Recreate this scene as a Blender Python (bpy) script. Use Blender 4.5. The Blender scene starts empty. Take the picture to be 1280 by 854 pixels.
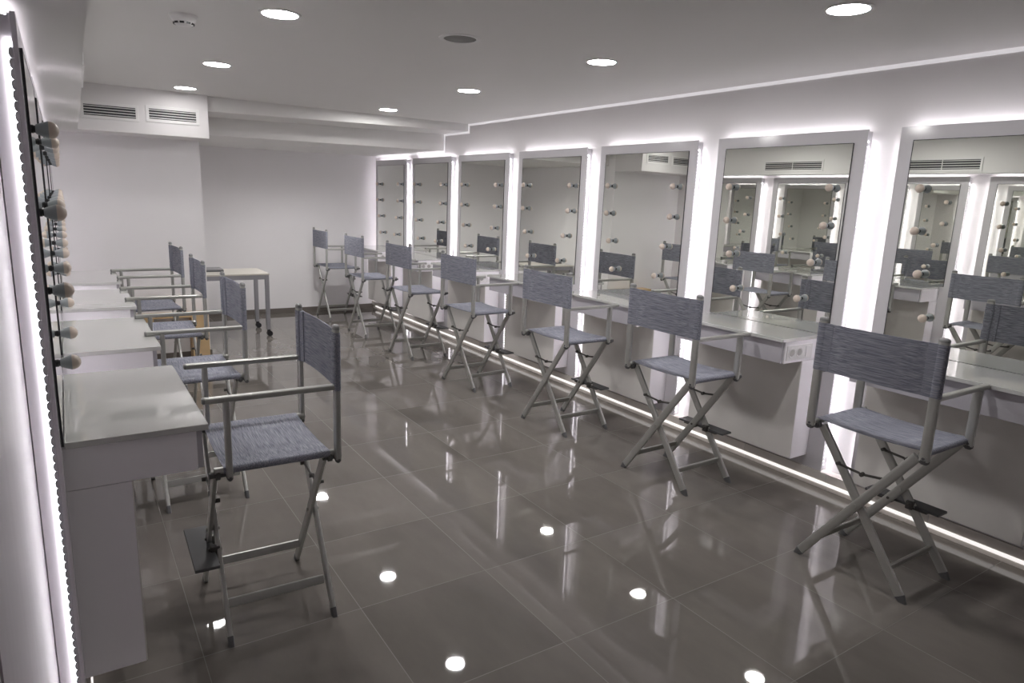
import bpy, bmesh, math, random
from mathutils import Vector, Matrix

S = 1.045            # metres per survey unit
ZF = 1.61            # camera height above the floor in survey units
C = bpy.context.scene.collection
PI = math.pi
rnd = random.Random(7)

# ----------------------------------------------------------------- materials
def new_mat(name):
    m = bpy.data.materials.new(name); m.use_nodes = True
    nt = m.node_tree; b = nt.nodes['Principled BSDF']
    return m, nt, b
def rgb(c): return (c[0], c[1], c[2], 1.0)
def simple(name, col, rough=.5, metal=0., spec=.5, coat=0., noise=0., nscale=30.):
    m, nt, b = new_mat(name)
    b.inputs['Base Color'].default_value = rgb(col)
    b.inputs['Roughness'].default_value = rough
    b.inputs['Metallic'].default_value = metal
    b.inputs['Specular IOR Level'].default_value = spec
    b.inputs['Coat Weight'].default_value = coat
    if noise:
        tc = nt.nodes.new('ShaderNodeTexCoord'); n = nt.nodes.new('ShaderNodeTexNoise')
        n.inputs['Scale'].default_value = nscale; n.inputs['Detail'].default_value = 3
        mx = nt.nodes.new('ShaderNodeMix'); mx.data_type = 'RGBA'
        mx.inputs[6].default_value = rgb([c*(1-noise) for c in col]); mx.inputs[7].default_value = rgb([min(1, c*(1+noise)) for c in col])
        nt.links.new(tc.outputs['Object'], n.inputs['Vector']); nt.links.new(n.outputs['Fac'], mx.inputs[0])
        nt.links.new(mx.outputs[2], b.inputs['Base Color'])
    return m
def emit(name, col, strength):
    m, nt, b = new_mat(name)
    b.inputs['Base Color'].default_value = (.8, .8, .8, 1)
    b.inputs['Emission Color'].default_value = rgb(col)
    b.inputs['Emission Strength'].default_value = strength
    return m

M = {}
M['paint'] = simple('wall_paint', (.77, .75, .755), .55, noise=.015, nscale=4)
M['paint_lifted'] = simple('brightened_wall_paint', (.88, .865, .875), .55, noise=.015, nscale=4)  # same wall paint, lightened to stand in for missing light at the back
M['paint_gloss'] = simple('satin_wall_paint', (.77, .74, .76), .28, noise=.02, nscale=5)
M['ceiling'] = simple('ceiling_paint', (.80, .79, .78), .8, noise=.01, nscale=3)
M['lacquer'] = simple('white_lacquer', (.62, .605, .63), .10, noise=.01, nscale=6)
M['counter'] = simple('white_gloss_counter', (.60, .60, .585), .04, coat=.8)
M['end'] = simple('white_laminate', (.92, .90, .93), .3)
M['drawer'] = simple('grey_lavender_laminate', (.50, .48, .52), .22)
M['pedestal'] = simple('grey_beige_laminate', (.74, .715, .69), .15, noise=.04, nscale=8)
M['black'] = simple('black_plastic', (.02, .02, .024), .35)
M['rubber'] = simple('grey_rubber', (.12, .12, .125), .6)
M['darkmetal'] = simple('dark_metal', (.10, .095, .09), .4, .4)
M['plate'] = simple('footrest_grey', (.085, .085, .09), .5)
M['alu'] = simple('brushed_aluminium', (.47, .47, .45), .40, .65, noise=.05, nscale=40)
M['alu_cap'] = simple('cap_grey', (.24, .24, .24), .45)
M['globe'] = simple('frosted_globe', (.60, .51, .44), .35)
M['bulb'] = simple('bulb_body', (.33, .355, .39), .35)
M['lens'] = simple('silicone_lens', (.52, .53, .55), .3)
M['slat'] = simple('grille_slat', (.62, .61, .61), .4)
M['grille_dark'] = simple('grille_dark', (.03, .03, .035), .6)
M['plastic_w'] = simple('white_plastic', (.80, .79, .79), .35)
M['plastic_g'] = simple('socket_grey', (.42, .41, .40), .4)
M['wood'] = simple('pale_wood', (.62, .44, .24), .5, noise=.12, nscale=12)
M['tabletop'] = simple('table_laminate', (.62, .59, .53), .4)
M['tablesteel'] = simple('table_steel', (.34, .335, .36), .4, .3)
M['laptop'] = simple('charcoal_plastic', (.10, .10, .105), .4)
M['spk'] = simple('speaker_grille', (.20, .20, .19), .6)
M['base'] = simple('dark_tile_base', (.17, .15, .135), .3, noise=.1, nscale=6)
M['led'] = emit('led_tape_light', (1.0, .95, 1.0), 6.9)
M['ledtop'] = emit('led_tape_top_light', (1.0, .95, 1.0), 4.4)
M['ledlow'] = emit('skirting_led_light', (1.0, .95, .93), .26)
M['gap_glow'] = emit('ceiling_gap_glow', (1.0, .96, 1.0), .115)  # added glow for the bright ceiling gap, no light fitting there
M['lamp'] = emit('downlight_light', (1.0, .98, .965), 58.)
M['lamp_dim'] = emit('downlight_soft', (1.0, .98, .965), 14.)

def mirror_mat():
    m, nt, b = new_mat('mirror_glass')
    b.inputs['Base Color'].default_value = (.83, .845, .80, 1)
    b.inputs['Metallic'].default_value = 1.0
    b.inputs['Roughness'].default_value = .0
    return m
M['mirror'] = mirror_mat()

def fabric_mat(name, axis):
    m, nt, b = new_mat(name)
    N = nt.nodes; Lk = nt.links
    tc = N.new('ShaderNodeTexCoord'); mp = N.new('ShaderNodeMapping')
    mp.inputs['Scale'].default_value = {'x': (9, 330, 330), 'y': (330, 9, 330)}[axis]
    n = N.new('ShaderNodeTexNoise'); n.inputs['Scale'].default_value = 1.0; n.inputs['Detail'].default_value = 4
    cr = N.new('ShaderNodeValToRGB')
    cr.color_ramp.elements[0].position = .34; cr.color_ramp.elements[0].color = (.135, .14, .185, 1)
    cr.color_ramp.elements[1].position = .68; cr.color_ramp.elements[1].color = (.37, .378, .435, 1)
    Lk.new(tc.outputs['Object'], mp.inputs['Vector']); Lk.new(mp.outputs[0], n.inputs['Vector'])
    Lk.new(n.outputs['Fac'], cr.inputs['Fac']); Lk.new(cr.outputs['Color'], b.inputs['Base Color'])
    b.inputs['Roughness'].default_value = .75
    bp = N.new('ShaderNodeBump'); bp.inputs['Strength'].default_value = .25; bp.inputs['Distance'].default_value = .001
    Lk.new(n.outputs['Fac'], bp.inputs['Height']); Lk.new(bp.outputs[0], b.inputs['Normal'])
    return m
M['fab_back'] = fabric_mat('blue_grey_back_canvas', 'y')
M['fab_seat'] = fabric_mat('blue_grey_seat_canvas', 'y')

def tile_mat(name, col, ox, oy, pitch, axis='xy', rough=.028, gw=.0016, grout=(.175, .162, .15)):
    m, nt, b = new_mat(name); N = nt.nodes; Lk = nt.links
    tc = N.new('ShaderNodeTexCoord'); sp = N.new('ShaderNodeSeparateXYZ'); Lk.new(tc.outputs['Object'], sp.inputs[0])
    def line(out, off):
        a = N.new('ShaderNodeMath'); a.operation = 'SUBTRACT'; Lk.new(out, a.inputs[0]); a.inputs[1].default_value = off - pitch/2
        f = N.new('ShaderNodeMath'); f.operation = 'FLOORED_MODULO'; Lk.new(a.outputs[0], f.inputs[0]); f.inputs[1].default_value = pitch
        c = N.new('ShaderNodeMath'); c.operation = 'SUBTRACT'; Lk.new(f.outputs[0], c.inputs[0]); c.inputs[1].default_value = pitch/2
        d = N.new('ShaderNodeMath'); d.operation = 'ABSOLUTE'; Lk.new(c.outputs[0], d.inputs[0])
        e = N.new('ShaderNodeMath'); e.operation = 'LESS_THAN'; Lk.new(d.outputs[0], e.inputs[0]); e.inputs[1].default_value = gw
        g = N.new('ShaderNodeMath'); g.operation = 'DIVIDE'; Lk.new(a.outputs[0], g.inputs[0]); g.inputs[1].default_value = pitch
        h = N.new('ShaderNodeMath'); h.operation = 'ADD'; Lk.new(g.outputs[0], h.inputs[0]); h.inputs[1].default_value = .5
        i = N.new('ShaderNodeMath'); i.operation = 'FLOOR'; Lk.new(h.outputs[0], i.inputs[0])
        return e.outputs[0], i.outputs[0]
    outs = []; ids = []
    if 'x' in axis: e, i = line(sp.outputs[0], ox); outs.append(e); ids.append(i)
    if 'y' in axis: e, i = line(sp.outputs[1], oy); outs.append(e); ids.append(i)
    mask = outs[0]
    if len(outs) == 2:
        mxn = N.new('ShaderNodeMath'); mxn.operation = 'MAXIMUM'; Lk.new(outs[0], mxn.inputs[0]); Lk.new(outs[1], mxn.inputs[1]); mask = mxn.outputs[0]
    cb = N.new('ShaderNodeCombineXYZ')
    for k, i in enumerate(ids): Lk.new(i, cb.inputs[k])
    wn = N.new('ShaderNodeTexWhiteNoise'); Lk.new(cb.outputs[0], wn.inputs['Vector'])
    n1 = N.new('ShaderNodeTexNoise'); n1.inputs['Scale'].default_value = 2.6; n1.inputs['Detail'].default_value = 6; n1.inputs['Roughness'].default_value = .6
    mp = N.new('ShaderNodeMapping'); mp.inputs['Scale'].default_value = (1, .35, 1)
    off = N.new('ShaderNodeVectorMath'); off.operation = 'MULTIPLY_ADD'; Lk.new(wn.outputs['Color'], off.inputs[0]); off.inputs[1].default_value = (3, 3, 3)
    Lk.new(tc.outputs['Object'], off.inputs[2]); Lk.new(off.outputs[0], mp.inputs['Vector']); Lk.new(mp.outputs[0], n1.inputs['Vector'])
    cr = N.new('ShaderNodeValToRGB')
    cr.color_ramp.elements[0].position = .3; cr.color_ramp.elements[0].color = rgb([c*.8 for c in col])
    cr.color_ramp.elements[1].position = .72; cr.color_ramp.elements[1].color = rgb([c*1.2 for c in col])
    Lk.new(n1.outputs['Fac'], cr.inputs['Fac'])
    vv = N.new('ShaderNodeMath'); vv.operation = 'MULTIPLY_ADD'; Lk.new(wn.outputs['Value'], vv.inputs[0]); vv.inputs[1].default_value = .10; vv.inputs[2].default_value = .95
    sc = N.new('ShaderNodeVectorMath'); sc.operation = 'SCALE'; Lk.new(cr.outputs['Color'], sc.inputs[0]); Lk.new(vv.outputs[0], sc.inputs['Scale'])
    mx = N.new('ShaderNodeMix'); mx.data_type = 'RGBA'; Lk.new(mask, mx.inputs[0]); Lk.new(sc.outputs[0], mx.inputs[6]); mx.inputs[7].default_value = rgb(grout)
    Lk.new(mx.outputs[2], b.inputs['Base Color'])
    rr = N.new('ShaderNodeMath'); rr.operation = 'MULTIPLY_ADD'; Lk.new(mask, rr.inputs[0]); rr.inputs[1].default_value = .4; rr.inputs[2].default_value = rough
    Lk.new(rr.outputs[0], b.inputs['Roughness'])
    bp = N.new('ShaderNodeBump'); bp.inputs['Strength'].default_value = .5; bp.inputs['Distance'].default_value = .001; bp.invert = True
    Lk.new(mask, bp.inputs['Height']); Lk.new(bp.outputs[0], b.inputs['Normal'])
    b.inputs['Specular IOR Level'].default_value = .55
    return m
M['floor'] = tile_mat('glossy_floor_tile', (.165, .15, .136), .286*S, 1.16*S, .5735*S)
M['skirt'] = tile_mat('skirting_tile', (.80, .755, .71), 0, 1.5*S, .5735*S, 'y', .25, .0022, (.6, .58, .56))

# ----------------------------------------------------------------- mesh helpers (survey units in, metres out)
def box(bm, x0, x1, y0, y1, z0, z1, bev=0.):
    g = bmesh.ops.create_cube(bm, size=1)['verts']
    for v in g:
        v.co = Vector((x0+(v.co.x+.5)*(x1-x0), y0+(v.co.y+.5)*(y1-y0), z0+(v.co.z+.5)*(z1-z0)))
    if bev:
        es = list({e for v in g for e in v.link_edges})
        bmesh.ops.bevel(bm, geom=es, offset=bev, segments=2, affect='EDGES', profile=.6)
def sweep(bm, pts, w, h, ref, n=12, power=2.6, caps=True, scales=None):
    """rounded section (w along ref, h across) swept along pts"""
    rings = []
    P = [Vector(p) for p in pts]
    for i, p in enumerate(P):
        t = (P[min(i+1, len(P)-1)] - P[max(i-1, 0)]).normalized()
        r = Vector(ref); r = (r - t*r.dot(t)).normalized(); q = t.cross(r)
        s = scales[i] if scales else 1.0
        ring = []
        for k in range(n):
            a = 2*PI*k/n; c, d = math.cos(a), math.sin(a)
            rr = (abs(c)**power + abs(d)**power)**(-1/power)
            ring.append(bm.verts.new(p + r*(c*rr*w/2*s) + q*(d*rr*h/2*s)))
        rings.append(ring)
    for a, b in zip(rings, rings[1:]):
        for k in range(n):
            bm.faces.new((a[k], a[(k+1) % n], b[(k+1) % n], b[k]))
    if caps:
        bm.faces.new(list(reversed(rings[0]))); bm.faces.new(rings[-1])
    return rings
def cyl(bm, p0, p1, r, n=20):
    d = (Vector(p1)-Vector(p0)).normalized()
    ref = (1, 0, 0) if abs(d.x) < .8 else (0, 1, 0)
    sweep(bm, [p0, p1], 2*r, 2*r, ref, n=n, power=2.0)
def lathe(bm, prof, axis='x', origin=(0, 0, 0), n=20, caps=True, closed=False):
    """profile list of (t, r) around an axis"""
    o = Vector(origin); rings = []
    for t, r in prof:
        ring = []
        for k in range(n):
            a = 2*PI*k/n
            if axis == 'x': v = Vector((t, r*math.cos(a), r*math.sin(a)))
            else: v = Vector((r*math.cos(a), r*math.sin(a), t))
            ring.append(bm.verts.new(o+v))
        rings.append(ring)
    for a, b in zip(rings, rings[1:]):
        for k in range(n): bm.faces.new((a[k], a[(k+1) % n], b[(k+1) % n], b[k]))
    if closed:
        for k in range(n): bm.faces.new((rings[-1][k], rings[-1][(k+1) % n], rings[0][(k+1) % n], rings[0][k]))
    elif caps:
        bm.faces.new(list(reversed(rings[0]))); bm.faces.new(rings[-1])
def finish(name, bm, mat, parent=None, smooth=None, loc=None):
    bmesh.ops.recalc_face_normals(bm, faces=bm.faces)
    for v in bm.verts: v.co *= S
    me = bpy.data.meshes.new(name); bm.to_mesh(me); bm.free()
    me.materials.append(mat)
    if smooth is not None:
        try: me.shade_smooth()
        except Exception:
            for p in me.polygons: p.use_smooth = True
        try: me.set_sharp_from_angle(angle=math.radians(smooth))
        except Exception: pass
    o = bpy.data.objects.new(name, me); C.objects.link(o)
    if parent: o.parent = parent
    if loc: o.location = Vector(loc)*S
    return o
def part(name, fn, mat, parent=None, smooth=None, loc=None):
    bm = bmesh.new(); fn(bm); return finish(name, bm, mat, parent, smooth, loc)
def thing(name, x, y, z=0, rz=0, label=None, cat=None, group=None):
    o = bpy.data.objects.new(name, None); C.objects.link(o); o.empty_display_size = .1
    o.location = (x*S, y*S, z*S); o.rotation_euler = (0, 0, rz); tag(o, label, cat, group); return o
def tag(o, label=None, cat=None, group=None):
    if label: o['label'] = label
    if cat: o['category'] = cat
    if group: o['group'] = group
    return o
KIDS = {}
def copy_tree(o, parent=None):
    c = o.copy(); C.objects.link(c)
    if parent: c.parent = parent; c.matrix_parent_inverse = o.matrix_parent_inverse.copy()
    for ch in list(o.children): copy_tree(ch, c)
    return c
def struct(o): o['kind'] = 'structure'; return o

Z = lambda z: z + ZF           # survey height -> height above the floor

# ----------------------------------------------------------------- setting
XL, XR = -.118, 3.68           # wall planes
LP, RP = -.055, 3.619          # panel fronts
Y0, Y1 = -2.2, 9.14
CE = Z(.757)
struct(part('floor', lambda b: box(b, XL-.1, XR+.1, Y0-.1, Y1+.1, -.08, 0), M['floor']))
struct(part('wall_right', lambda b: box(b, XR, XR+.1, Y0-.1, Y1+.1, 0, CE+.1), M['paint']))
struct(part('wall_left', lambda b: box(b, XL-.1, XL, Y0-.1, Y1+.1, 0, CE+.1), M['paint_gloss']))
struct(part('wall_back', lambda b: box(b, XL, XR, Y1, Y1+.1, 0, CE+.1), M['paint_lifted']))
struct(part('wall_front', lambda b: box(b, XL, XR, Y0-.1, Y0, 0, CE+.1), M['paint']))
struct(part('wall_partition', lambda b: box(b, XL, 1.095, 6.96, Y1, 0, CE), M['paint_lifted']))
struct(part('ceiling', lambda b: box(b, XL, XR, Y0, Y1, CE, CE+.1), M['ceiling']))
def low_ceiling(b):
    # stepped soffit across the room: first shallow step, then the deep one to the back wall
    def prism(y0, y1, zl, zr):
        vs = [b.verts.new(p) for p in [(1.08, y0, zl), (XR, y0, zr), (XR, y1, zr), (1.08, y1, zl), (1.08, y0, CE), (XR, y0, CE), (XR, y1, CE), (1.08, y1, CE)]]
        for f in [(0, 1, 2, 3), (4, 7, 6, 5), (0, 4, 5, 1), (1, 5, 6, 2), (2, 6, 7, 3), (3, 7, 4, 0)]: b.faces.new([vs[i] for i in f])
    prism(6.55, 7.1, Z(.635), Z(.682)); prism(7.1, Y1, Z(.475), Z(.50))
struct(part('ceiling_step', low_ceiling, M['ceiling']))
def bulkhead(b):
    edge = [(Y0, .083), (1.9, .084), (2.36, .089), (2.9, .097), (3.47, .108), (4.58, .125), (6.46, .145), (6.47, .145)]
    lo = [b.verts.new((x, y, Z(.398))) for y, x in edge]; hi = [b.verts.new((x, y, CE)) for y, x in edge]
    l2 = [b.verts.new((XL, y, Z(.398))) for y, x in edge]; h2 = [b.verts.new((XL, y, CE)) for y, x in edge]
    for i in range(len(edge)-1):
        b.faces.new((lo[i], lo[i+1], hi[i+1], hi[i])); b.faces.new((l2[i], l2[i+1], lo[i+1], lo[i]))
        b.faces.new((h2[i], hi[i], hi[i+1], h2[i+1])); b.faces.new((l2[i], h2[i], h2[i+1], l2[i+1]))
    b.faces.new((lo[0], hi[0], h2[0], l2[0])); b.faces.new((lo[-1], l2[-1], h2[-1], hi[-1]))
struct(part('ceiling_bulkhead', bulkhead, M['ceiling']))
struct(part('ceiling_duct_box', lambda b: box(b, XL, 1.098, 6.46, 6.96, Z(.403), CE), M['paint']))
def wall_shade_mat():  # wall tone darkened in colour where the tape light falls off
    m, nt, b = new_mat('shade_darkened_wall'); N = nt.nodes; Lk = nt.links
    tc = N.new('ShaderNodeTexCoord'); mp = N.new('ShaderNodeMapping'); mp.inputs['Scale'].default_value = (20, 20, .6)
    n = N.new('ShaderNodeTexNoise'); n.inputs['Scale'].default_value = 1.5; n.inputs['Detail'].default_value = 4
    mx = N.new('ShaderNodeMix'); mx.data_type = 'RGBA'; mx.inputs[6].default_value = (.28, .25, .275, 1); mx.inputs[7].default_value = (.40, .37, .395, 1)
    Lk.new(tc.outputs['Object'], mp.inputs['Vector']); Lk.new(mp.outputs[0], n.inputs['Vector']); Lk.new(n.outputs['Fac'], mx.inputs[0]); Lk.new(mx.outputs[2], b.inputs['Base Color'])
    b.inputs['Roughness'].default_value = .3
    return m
struct(part('wall_shade_sheet', lambda b: box(b, XL, XL+.003, 1.0, 2.019, .11, 2.0), wall_shade_mat()))  # added dark sheet carrying the painted shade of the near left wall
struct(part('baseboard_back', lambda b: box(b, 1.107, XR, Y1-.012, Y1, 0, .062), M['base']))
def pbase(b):
    box(b, XL, 1.107, 6.948, 6.96, 0, .062); box(b, 1.095, 1.107, 6.96, Y1-.012, 0, .062)
struct(part('baseboard_partition', pbase, M['base']))
# glowing strip for the lit gap where ceiling steps meet right wall; no lamp
def gap_glow(b):
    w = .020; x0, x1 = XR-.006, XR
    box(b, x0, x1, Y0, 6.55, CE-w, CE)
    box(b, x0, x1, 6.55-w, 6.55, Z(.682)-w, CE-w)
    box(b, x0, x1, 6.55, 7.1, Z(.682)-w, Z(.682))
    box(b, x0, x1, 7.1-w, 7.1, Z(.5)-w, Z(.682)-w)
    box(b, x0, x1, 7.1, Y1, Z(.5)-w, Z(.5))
struct(part('glow_trim', gap_glow, M['gap_glow']))
# tiled skirting with a led channel below it, both sides
for side, sx, px in (('right', 1, RP), ('left', -1, LP)):
    f = lambda d: px + sx*d     # d > 0 into the wall
    def sk(b, f=f): x = sorted((f(-.008), f(.061))); box(b, x[0], x[1], Y0, Y1 if sx > 0 else 6.948, .052, .104)
    def rec(b, f=f): x = sorted((f(.012), f(.061))); box(b, x[0], x[1], Y0, Y1 if sx > 0 else 6.948, 0, .052)
    def led(b, f=f): x = sorted((f(-.013), f(.006))); box(b, x[0], x[1], Y0+.3, (Y1 if sx > 0 else 6.948)-.15, .034, .0515)
    s = struct(part('baseboard_'+side, sk, M['skirt']))
    struct(part('recess_panel', rec, M['skirt'], s))
    struct(part('led_channel', led, M['ledlow'], s))

# ----------------------------------------------------------------- mirror panel (local +x looks into the room)
def make_panel(top, ctop):
    t = thing('mirror_panel', 0, 0)
    part('panel_board', lambda b: box(b, -.011, 0, -.5, .5, .106, top, .0012), M['lacquer'], t)
    part('panel_return', lambda b: box(b, -.0575, -.011, -.492, .492, .106, top-.008), M['lacquer'], t)
    for s in (-1, 1):
        def tape(b, s=s):
            y = sorted((s*.492, s*.4975)); box(b, -.0225, -.018, y[0], y[1], .12, top-.06)
        lt = part('led_tape', tape, M['led'], t)
        def bumps(b, s=s):
            # clear silicone lens strip with one rounded bulge per diode
            y0, y1 = s*.492, s*.4995
            pitch = .0235
            for k in range(int((top-.18)/pitch)):
                z = .12 + k*pitch
                pr = [(-.0115, z), (-.0115, z+pitch*.97)] + [(-.016-.0048*math.sin(q), z+pitch*(.485+.485*math.cos(q))) for q in [PI*j/8 for j in range(9)]]
                va = [b.verts.new((x, y0, zz)) for x, zz in pr]; vb = [b.verts.new((x, y1, zz)) for x, zz in pr]
                m = len(pr)
                b.faces.new(va); b.faces.new(list(reversed(vb)))
                for j in range(m): b.faces.new((va[j], vb[j], vb[(j+1) % m], va[(j+1) % m]))
        part('tape_lens', bumps, M['lens'], lt)
    lt = part('led_tape', lambda b: box(b, -.0225, -.018, -.48, .48, top-.008, top-.0025), M['ledtop'], t)
    part('tape_lens', lambda b: box(b, -.018, -.0115, -.48, .48, top-.008, top-.0005), M['lens'], lt)
    mt = top-.067; my = .431
    part('mirror_glass', lambda b: box(b, 0, .005, -my+.003, my-.003, ctop+.002, mt-.003), M['mirror'], t)
    def seal(b):
        box(b, 0, .0056, -my, -my+.0032, ctop+.001, mt); box(b, 0, .0056, my-.0032, my, ctop+.001, mt)
        box(b, 0, .0056, -my+.0032, my-.0032, mt-.0032, mt)
    part('mirror_seal', seal, M['black'], t)
    rows = [(.826, .156), (.617, .162), (.405, .210), (.188, .268)]
    for s in (-1, 1):
        for z, ins in rows:
            o = (.005, s*(.5-ins), ctop+z)
            bl = part('light_bulb', lambda b: lathe(b, [(.008, .0105), (.010, .0122), (.022, .0172), (.0345, .0215), (.036, .0217)], n=18), M['bulb'], t, 40, o)
            part('socket_ring', lambda b: lathe(b, [(0, .0105), (.004, .0105), (.0048, .0092), (.0085, .0088)], n=18), M['black'], bl, 40)
            pr = [(.036, .0212)] + [(.038+.021*math.sin(a), .0215*math.cos(a)) for a in [i*PI/2/7 for i in range(0, 7)]] + [(.0588, .002)]
            part('bulb_globe', lambda b, pr=pr: lathe(b, pr, n=18), M['globe'], bl, 50)
    return t
CT = .911
def make_counter():
    t = thing('dressing_counter', 0, 0)
    w = .401
    part('counter_top', lambda b: box(b, .0065, .370, -w, w, CT-.0185, CT, .002), M['counter'], t)
    part('apron_box', lambda b: box(b, 0, .336, -w+.006, w-.006, .769, CT-.0185), M['end'], t)
    part('drawer_front', lambda b: box(b, .336, .353, -w+.014, w-.014, .771, CT-.021, .001), M['drawer'], t)
    p = part('pedestal', lambda b: box(b, 0, .158, -w+.006, w-.006, .177, .7672), M['end'], t)
    part('pedestal_front', lambda b: box(b, .158, .162, -w+.008, w-.008, .178, .7665), M['pedestal'], p)
    def plate(b): box(b, .085, .318, w-.006, w-.002, .784, .868, .0012)
    so = part('socket_plate', plate, M['plastic_w'], t)
    for x in (.275, .207):
        def sock(b, x=x):
            for v in [None]:
                rings = []
                for r, y in ((.031, 0.), (.031, .003), (.024, .003), (.022, -.0005)):
                    rings.append([b.verts.new((x+r*math.cos(2*PI*k/20), w-.002+y, .826+r*math.sin(2*PI*k/20))) for k in range(20)])
                for a, c in zip(rings, rings[1:]):
                    for k in range(20): b.faces.new((a[k], a[(k+1) % 20], c[(k+1) % 20], c[k]))
                b.faces.new(rings[-1])
        part('power_socket', sock, M['plastic_w'], so)
        def well(b, x=x):
            cyl(b, (x, w-.0026, .826), (x, w-.0012, .826), .020)
        part('socket_well', well, M['plastic_g'], so)
    part('rocker_switch', lambda b: box(b, .105, .150, w-.002, w+.002, .796, .856, .001), M['plastic_w'], so)
    return t

PITCH = 1.1742
ordn = ['first', 'second', 'third', 'fourth', 'fifth', 'sixth', 'seventh']
# right row: n = 7 nearest, 1 at the back wall
pr = make_panel(Z(.433), CT); cr_ = make_counter()
for i, n in enumerate(range(7, 0, -1)):
    yc = 1.4404 + (7-n)*PITCH
    p = pr if i == 0 else copy_tree(pr)
    p.location = (RP*S, yc*S, 0); p.rotation_euler = (0, 0, PI)
    tag(p, f'tall white panel with backlit bulb mirror, {ordn[n-1]} from the back wall of seven', 'mirror', 'backlit mirrors along the wall of seven')
    c = cr_ if i == 0 else copy_tree(cr_)
    c.location = (RP*S, yc*S, 0); c.rotation_euler = (0, 0, PI)
    tag(c, f'white wall-hung dressing counter with grey fronts, {ordn[n-1]} from the back wall of seven', 'counter', 'dressing counters along the wall of seven')
pl = make_panel(Z(.373), CT)
for i in range(4):
    yc = 2.013 + .5 + i*PITCH
    p = pl if i == 0 else copy_tree(pl)
    p.location = (LP*S, yc*S, 0); p.rotation_euler = (0, 0, 0)
    tag(p, f'tall white panel with backlit bulb mirror seen edge-on, {ordn[3-i]} from the partition of four', 'mirror', 'backlit mirrors along the wall of four')
    c = copy_tree(cr_); c.location = (LP*S, (yc+.003)*S, 0); c.rotation_euler = (0, 0, 0)
    tag(c, f'white wall-hung dressing counter with plain end, {ordn[3-i]} from the partition of four', 'counter', 'dressing counters along the wall of four')

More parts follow.
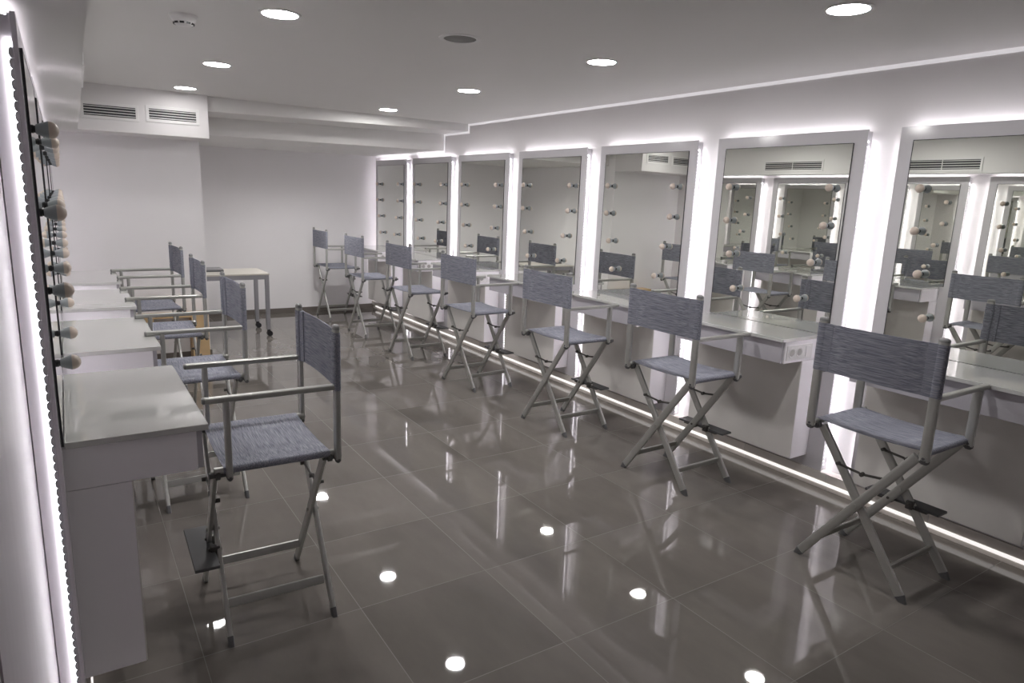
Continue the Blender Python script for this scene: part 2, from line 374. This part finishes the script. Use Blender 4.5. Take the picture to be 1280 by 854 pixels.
# ----------------------------------------------------------------- director's chairs (local +x is forward)
def make_chair(ZA):
    t = thing('director_chair', 0, 0)
    AR, AF = -.1867, .1867         # post planes
    LR, LF = -.1556, .2195         # leg planes
    BW, BF, BT = .2507, .245, .215
    ZB, ZT, ZS = .647, 1.147, .650
    for a in (LR, LF):
        for s in (-1, 1):
            d = -.0105*s
            foot = Vector((a+d, s*BF, .0)); top = Vector((a+d, -s*BT, ZS))
            u = (top-foot).normalized()
            def legf(b, foot=foot, top=top, u=u):
                sweep(b, [foot+u*.026, top], .040, .017, (0, 1, 0), n=20, power=5)
                cyl(b, (foot.x-.013, 0, .346), (foot.x+.013, 0, .346), .0075, 12)
            lg = part('leg', legf, M['alu'], t, 26)
            def footf(b, foot=foot, u=u):
                r = sweep(b, [foot+u*.004, foot+u*.030], .0425, .0195, (0, 1, 0), n=20, power=5)
                for v in r[0]: v.co.z = 0.0
            part('rubber_foot', footf, M['rubber'], lg, 40)
        def brace(b, a=a):
            h = .109
            sweep(b, [(a, -h, .506), (a, -.012, .492)], .012, .006, (0, 0, 1), n=8, power=3)
            sweep(b, [(a, h, .500), (a, .012, .492)], .012, .006, (0, 0, 1), n=8, power=3)
            cyl(b, (a-.009, 0, .490), (a+.009, 0, .490), .010, 12)
            for s in (-1, 1): cyl(b, (a-.016, s*h, .504), (a+.016, s*h, .504), .008, 10)
        part('folding_brace', brace, M['darkmetal'], t, 40)
    for s in (-1, 1):
        bb = s*(BF-.46*.118/.65)
        part('base_rail', lambda b, bb=bb: sweep(b, [(LR+.006, bb, .118), (LF-.006, bb, .118)], .034, .013, (0, -.25, 1), n=16, power=5), M['alu'], t, 26)
        part('seat_rail', lambda b, s=s: sweep(b, [(AR-.004, s*.236, .668), (LF+.014, s*.236, .668)], .024, .024, (0, 0, 1), n=14, power=2), M['alu'], t, 26)
        # posts
        rp = part('back_post', lambda b, s=s: sweep(b, [(AR, s*BW, ZB), (AR, s*BW, ZT-.014)], .040, .022, (0, 1, 0), n=20, power=3.6), M['alu'], t, 26)
        def capf(b, s=s):
            sweep(b, [(AR, s*BW, ZT-.014), (AR, s*BW, ZT-.006), (AR, s*BW, ZT-.001), (AR, s*BW, ZT+.003)], .0415, .0235, (0, 1, 0), n=20, power=3, scales=[1, 1, .85, .45])
        part('post_cap', capf, M['alu_cap'], rp, 50)
        def rfoot(b, s=s):
            sweep(b, [(AR, s*BW, ZB-.014), (AR, s*BW, ZB-.006), (AR, s*BW, ZB+.004)], .0415, .0235, (0, 1, 0), n=18, power=2.4, scales=[.55, .95, 1])
            cyl(b, (AR-.014, s*BW, ZB+.012), (AR+.006, s*BW, ZB+.012), .006, 12)
        part('post_end', rfoot, M['rubber'], rp, 50)
        fp = part('arm_post', lambda b, s=s: sweep(b, [(AF, s*BW, ZB), (AF, s*BW, ZA-.006)], .038, .021, (0, 1, 0), n=20, power=3.6), M['alu'], t, 26)
        def ffoot(b, s=s):
            sweep(b, [(AF, s*BW, ZB-.014), (AF, s*BW, ZB-.006), (AF, s*BW, ZB+.004)], .0395, .0225, (0, 1, 0), n=18, power=2.4, scales=[.55, .95, 1])
            cyl(b, (AF-.014, s*BW, ZB+.012), (AF+.006, s*BW, ZB+.012), .006, 12)
        part('post_end', ffoot, M['rubber'], fp, 50)
        ar = part('armrest', lambda b, s=s: sweep(b, [(AR+.004, s*BW, ZA), (AF+.066, s*BW, ZA)], .030, .021, (0, 1, 0), n=20, power=3.6), M['alu'], t, 26)
        part('arm_cap', lambda b, s=s: sweep(b, [(AF+.066, s*BW, ZA), (AF+.071, s*BW, ZA), (AF+.0745, s*BW, ZA)], .0305, .0215, (0, 1, 0), n=20, power=3.4, scales=[1, .97, .75]), M['alu_cap'], ar, 50)
        # pivots between posts and legs
        for a0, a1 in ((AR+.008, LR+.012), (AF+.008, LF+.030)):
            def piv(b, a0=a0, a1=a1, s=s):
                cyl(b, (a0, s*.232, .652), (a1, s*.232, .652), .011, 16)
                cyl(b, ((a0+a1)/2-.007, s*.232, .652), ((a0+a1)/2+.007, s*.232, .652), .0185, 18)
                cyl(b, ((a0+a1)/2, s*.215, .652), ((a0+a1)/2, s*.25, .658), .008, 10)
            part('pivot_knob', piv, M['rubber'], t, 40)
    # seat canvas, wrapped over both rails
    def seatf(b):
        prof = []
        n = 18
        for k in range(n+1):
            y = -.236 + .472*k/n; prof.append((y, .681-.011*(1-(y/.236)**2)))
        left = [(-.236-.0145*math.sin(a), .668+.0145*math.cos(a)) for a in [i*PI/8 for i in range(1, 10)]]
        right = [(-p[0], p[1]) for p in left]
        outer = list(reversed(left)) + prof + right
        xs = [-.160, -.15, .0, .195, .205]
        rows = [[b.verts.new((x, y, z)) for y, z in outer] for x in xs]
        for r0, r1 in zip(rows, rows[1:]):
            for k in range(len(outer)-1): b.faces.new((r0[k], r1[k], r1[k+1], r0[k+1]))
        bmesh.ops.recalc_face_normals(b, faces=b.faces)
        bmesh.ops.solidify(b, geom=b.faces[:], thickness=.0022)
    part('seat', seatf, M['fab_seat'], t, 50)
    def backf(b):
        z0, z1 = .910, 1.123
        def sheet(outline, closed):
            zs = [z0, z0+.004, (z0+z1)/2, z1-.004, z1]
            rows = [[b.verts.new((x, y, z)) for x, y in outline] for z in zs]
            m = len(outline)
            for r0, r1 in zip(rows, rows[1:]):
                for k in range(m if closed else m-1): b.faces.new((r0[k], r0[(k+1) % m], r1[(k+1) % m], r1[k]))
        for s in (-1, 1):
            ring = []
            for k in range(20):
                a = 2*PI*k/20; c, d = math.cos(a), math.sin(a)
                rr = (abs(c)**3.2+abs(d)**3.2)**(-1/3.2)
                ring.append((AR+c*rr*.0130, s*BW+d*rr*.0222))
            sheet(ring, True)
            # doubled hem beside the sleeve, ending in a seam
            y0, y1 = s*(BW-.016), s*(BW-.052)
            sheet([(AR+.0055, y0), (AR-.002, y1), (AR-.0105, y1), (AR-.0115, y0)], True)
        n = 14; fr = []; bk = []
        for k in range(n+1):
            y = -.215+.43*k/n; x = AR-.006-.010*(1-(y/.215)**2)
            fr.append((x+.0022, y)); bk.append((x-.0022, y))
        sheet(fr+list(reversed(bk)), True)
        # close the top and bottom of the centre sheet
        bmesh.ops.holes_fill(b, edges=[e for e in b.edges if e.is_boundary], sides=0)
    part('backrest', backf, M['fab_back'], t, 45)
    fr = part('footrest', lambda b: box(b, .222, .305, -.172, .172, .270, .282, .003), M['plate'], t)
    for s in (-1, 1):
        def bracket(b, s=s):
            box(b, .205, .238, s*.047-.016, s*.047+.016, .262, .300, .004)
            cyl(b, (.198, s*.047, .283), (.245, s*.047, .283), .007, 12)
            box(b, .218, .240, s*.047-.012, s*.118+.006*s, .264, .272)
        part('footrest_bracket', bracket, M['darkmetal'], fr, 40)
    return t
ch = make_chair(.9045)
chairs_r = [(2.985, 1.464, .0), (2.968, 2.674, .015), (2.942, 3.759, .014), (2.921, 5.003, .05), (2.928, 6.242, .04), (2.914, 7.44, .023), (2.90, 8.614, .002)]
for i, (x, y, a) in enumerate(chairs_r):
    o = ch if i == 0 else copy_tree(ch)
    o.location = (x*S, y*S, 0); o.rotation_euler = (0, 0, a)
    tag(o, f"tall silver director's chair with blue-grey canvas, {ordn[6-i]} from the back wall in row of seven", 'chair', 'chairs facing the wall of seven mirrors')
ch2 = make_chair(.9225)
chairs_l = [(.596, 2.563, 3.115), (.532, 3.795, 3.147), (.533, 4.94, 3.135), (.548, 6.066, 3.172)]
for i, (x, y, a) in enumerate(chairs_l):
    o = ch2 if i == 0 else copy_tree(ch2)
    o.location = (x*S, y*S, 0); o.rotation_euler = (0, 0, a)
    tag(o, f"tall silver director's chair with blue-grey canvas, {ordn[3-i]} from the partition in row of four", 'chair', 'chairs facing the wall of four mirrors')

# ----------------------------------------------------------------- ceiling fittings
def make_downlight():
    t = thing('downlight', 0, 0)
    part('trim_ring', lambda b: lathe(b, [(-.006, .076), (-.006, .088), (0, .090), (0, .076)], 'z', n=40, closed=True), M['plastic_w'], t, 30)
    part('diffuser', lambda b: lathe(b, [(-.004, .075), (-.0035, .0762), (-.001, .0762)], 'z', n=40), M['lamp'], t, 30)
    return t
dl = make_downlight()
spots = [(2.565, 1.645, CE, 'first from the camera over the seven-mirror side'), (2.548, 3.063, CE, 'second from the camera over the seven-mirror side'),
         (2.535, 4.523, CE, 'third from the camera over the seven-mirror side'), (2.572, 6.09, CE, 'last before the ceiling step'),
         (.869, 3.257, CE, 'beside the smoke detector'), (.883, 4.808, CE, 'midway between smoke detector and air vents'), (.885, 6.13, CE, 'just in front of the air vents')]
for i, (x, y, z, w) in enumerate(spots):
    o = dl if i == 0 else copy_tree(dl)
    o.location = (x*S, y*S, z*S)
    if 'vents' in w and 'front' in w:
        for k in o.children:
            if k.name.startswith('diffuser'): k.data = k.data.copy(); k.data.materials[0] = M['lamp_dim']
    tag(o, 'round lit ceiling downlight, ' + w, 'ceiling light', 'round ceiling downlights')
# a deeper can light in the low ceiling at the back
rd = thing('downlight', 2.385, 7.70, Z(.489), 0, 'recessed can light in the low ceiling near the back wall, seen mirrored in the floor', 'ceiling light', 'round ceiling downlights')
part('trim_ring', lambda b: lathe(b, [(-.006, .076), (-.006, .082), (.002, .084), (.002, .076)], 'z', n=40, closed=True), M['ceiling'], rd, 30)
part('lamp_lens', lambda b: lathe(b, [(.0005, .0745), (.002, .0755)], 'z', n=40), M['spk'], rd, 30)
sl = bpy.data.lights.new('spot_lamp', 'SPOT'); sl.energy = 42; sl.spot_size = math.radians(160); sl.spot_blend = 1.0; sl.shadow_soft_size = .07; sl.color = (1, .98, .965)
so_ = bpy.data.objects.new('spot_lamp', sl); C.objects.link(so_); so_.parent = rd; so_.location = (0, 0, -.004*S)
def grille(name, L, H, fr, label, n=4, loc=(0, 0, 0), rz=0, group=None, mid=False):
    """faces local -y; lower left corner of the opening at the origin"""
    t = thing(name, loc[0], loc[1], loc[2], rz, label, 'air vent', group)
    def frame(b):
        box(b, -fr, L+fr, -.006, 0, -fr, 0, .0015); box(b, -fr, L+fr, -.006, 0, H, H+fr, .0015)
        box(b, -fr, 0, -.006, 0, 0, H, .0015); box(b, L, L+fr, -.006, 0, 0, H, .0015)
        if mid: box(b, L/2-.003, L/2+.003, -.005, 0, 0, H)
    part('vent_frame', frame, M['plastic_w'], t)
    part('vent_back', lambda b: box(b, 0, L, -.0015, 0, 0, H), M['grille_dark'], t)
    for k in range(n):
        z = H*(k+.62)/n
        part('vent_slat', lambda b, z=z: sweep(b, [(0, -.004, z-.002), (L, -.004, z-.002)], .009 if n < 6 else .006, .003, (0, .5, 1), n=8), M['slat'], t)
    return t
grille('air_vent', .357, .082, .022, 'pale wall vent with horizontal slats, next to the curved bulkhead', 4, (.197, 6.4595, Z(.515)), 0, 'air vents on the duct box')
grille('air_vent', .352, .080, .024, 'dark slatted wall vent at the free corner of the duct box', 4, (.650, 6.4595, Z(.526)), 0, 'air vents on the duct box')
# two longer grilles in the side of the bulkhead, seen in the mirrors
grille('air_vent', .66, .09, .02, 'long slatted vent in the bulkhead side, seen reflected in the first mirror from camera', 4, (.1015, 3.05, Z(.432)), PI/2-.019, 'long bulkhead vents', True)
grille('air_vent', .73, .086, .02, 'long slatted vent in the bulkhead side, seen reflected in the second mirror from camera', 4, (.1265, 4.63, Z(.45)), PI/2-.011, 'long bulkhead vents', True)

sd = thing('smoke_detector', .529, 3.60, CE, 0, 'white domed smoke detector on the ceiling', 'smoke detector')
part('detector_base', lambda b: lathe(b, [(-.012, .057), (-.010, .060), (0, .060)], 'z', n=32), M['plastic_w'], sd, 30)
part('detector_dome', lambda b: lathe(b, [(-.046, .012), (-.045, .030), (-.040, .040), (-.030, .047), (-.014, .055), (-.012, .055)], 'z', n=32), M['plastic_w'], sd, 40)
def slots(b):
    for k in range(10):
        a = 2*PI*k/10
        m0 = len(b.verts)
        box(b, .034, .0445, -.009, .009, -.0405, -.033)
        b.verts.ensure_lookup_table()
        for v in b.verts[m0:]:
            x, y = v.co.x, v.co.y; v.co.x = x*math.cos(a)-y*math.sin(a); v.co.y = x*math.sin(a)+y*math.cos(a)
part('detector_slots', slots, M['black'], sd)
sp = thing('ceiling_speaker', 1.693, 3.12, CE, 0, 'round grey ceiling speaker between the two rows of downlights', 'speaker')
part('speaker_ring', lambda b: lathe(b, [(-.005, .080), (-.007, .090), (-.004, .102), (0, .104), (0, .08)], 'z', n=40, closed=True), M['plastic_w'], sp, 30)
part('speaker_grille', lambda b: lathe(b, [(-.003, .002), (-.003, .080), (-.001, .080)], 'z', n=40), M['spk'], sp, 30)

# ----------------------------------------------------------------- back corner furniture
tb = thing('work_table', 0, 0, 0, 0, 'pale wood-topped table on grey steel legs with black casters', 'table')
TX0, TX1, TY0, TY1, TH = 1.135, 1.846, 7.67, 8.25, .703
part('table_top', lambda b: box(b, TX0, TX1, TY0, TY1, TH-.016, TH, .002), M['tabletop'], tb)
def apron(b):
    box(b, TX0+.02, TX1-.02, TY0+.008, TY0+.028, TH-.064, TH-.016); box(b, TX0+.02, TX1-.02, TY1-.028, TY1-.008, TH-.064, TH-.016)
    box(b, TX1-.028, TX1-.008, TY0+.02, TY1-.02, TH-.064, TH-.016); box(b, TX0+.008, TX0+.028, TY0+.02, TY1-.02, TH-.064, TH-.016)
part('table_apron', apron, M['tablesteel'], tb)
for x in (TX0+.025, TX1-.025):
    for y in (TY0+.025, TY1-.025):
        lg = part('table_leg', lambda b, x=x, y=y: box(b, x-.021, x+.021, y-.021, y+.021, .075, TH-.016, .003), M['tablesteel'], tb)
        def cast(b, x=x, y=y):
            for s in (-1, 1): cyl(b, (x+.012, y+s*.006, .030), (x+.012, y+s*.024, .030), .030, 18)
            box(b, x-.014, x+.022, y-.006, y+.006, .030, .072, .003)
        part('caster', cast, M['black'], lg, 40)
lp = thing('laptop', 1.23, 7.95, TH, 0, 'closed dark laptop lying on the pale table', 'laptop')
part('laptop_base', lambda b: box(b, -.09, .20, 0, .26, 0, .014, .004), M['laptop'], lp)
part('laptop_lid', lambda b: box(b, -.088, .198, .002, .258, .0145, .026, .004), simple('grey_lid', (.22, .22, .23), .35), lp)
bn = thing('wooden_bench', 0, 0, 0, 0, 'low pale wooden bench with broad slab legs against the partition', 'bench')
part('bench_top', lambda b: box(b, .46, 1.060, 6.76, 6.935, .425, .455, .003), M['wood'], bn)
for x0 in (.46, .915):
    part('bench_leg', lambda b, x0=x0: box(b, x0, x0+.145, 6.765, 6.93, 0, .425, .003), M['wood'], bn)

# ----------------------------------------------------------------- world, camera, render look
w = bpy.data.worlds.new('World'); bpy.context.scene.world = w; w.use_nodes = True
w.node_tree.nodes['Background'].inputs[0].default_value = (.5, .5, .55, 1)
w.node_tree.nodes['Background'].inputs[1].default_value = .0
cam = bpy.data.cameras.new('camera'); co = bpy.data.objects.new('camera', cam); C.objects.link(co)
f, pitch, yaw, roll = 845.3271, -.208, .585, .0389
cp, sp_, cy, sy = math.cos(pitch), math.sin(pitch), math.cos(yaw), math.sin(yaw)
fw = Vector((sy*cp, cy*cp, sp_)); rt = Vector((cy, -sy, 0)); up = rt.cross(fw)
rt, up = rt*math.cos(roll)+up*math.sin(roll), up*math.cos(roll)-rt*math.sin(roll)
mw = Matrix(((rt.x, up.x, -fw.x, 0), (rt.y, up.y, -fw.y, 0), (rt.z, up.z, -fw.z, ZF*S), (0, 0, 0, 1)))
co.matrix_world = mw
cam.sensor_fit = 'HORIZONTAL'; cam.sensor_width = 36; cam.lens = f/1280*36; cam.clip_start = .01
sc = bpy.context.scene; sc.camera = co
sc.view_settings.view_transform = 'Standard'; sc.view_settings.look = 'None'
sc.view_settings.gamma = 1; sc.view_settings.use_curve_mapping = False
sc.view_settings.exposure = 1.8
cy_ = sc.cycles
cy_.max_bounces = 14; cy_.diffuse_bounces = 5; cy_.glossy_bounces = 10; cy_.transmission_bounces = 4
cy_.blur_glossy = 1.0; cy_.sample_clamp_indirect = 8.0; cy_.use_denoising = True
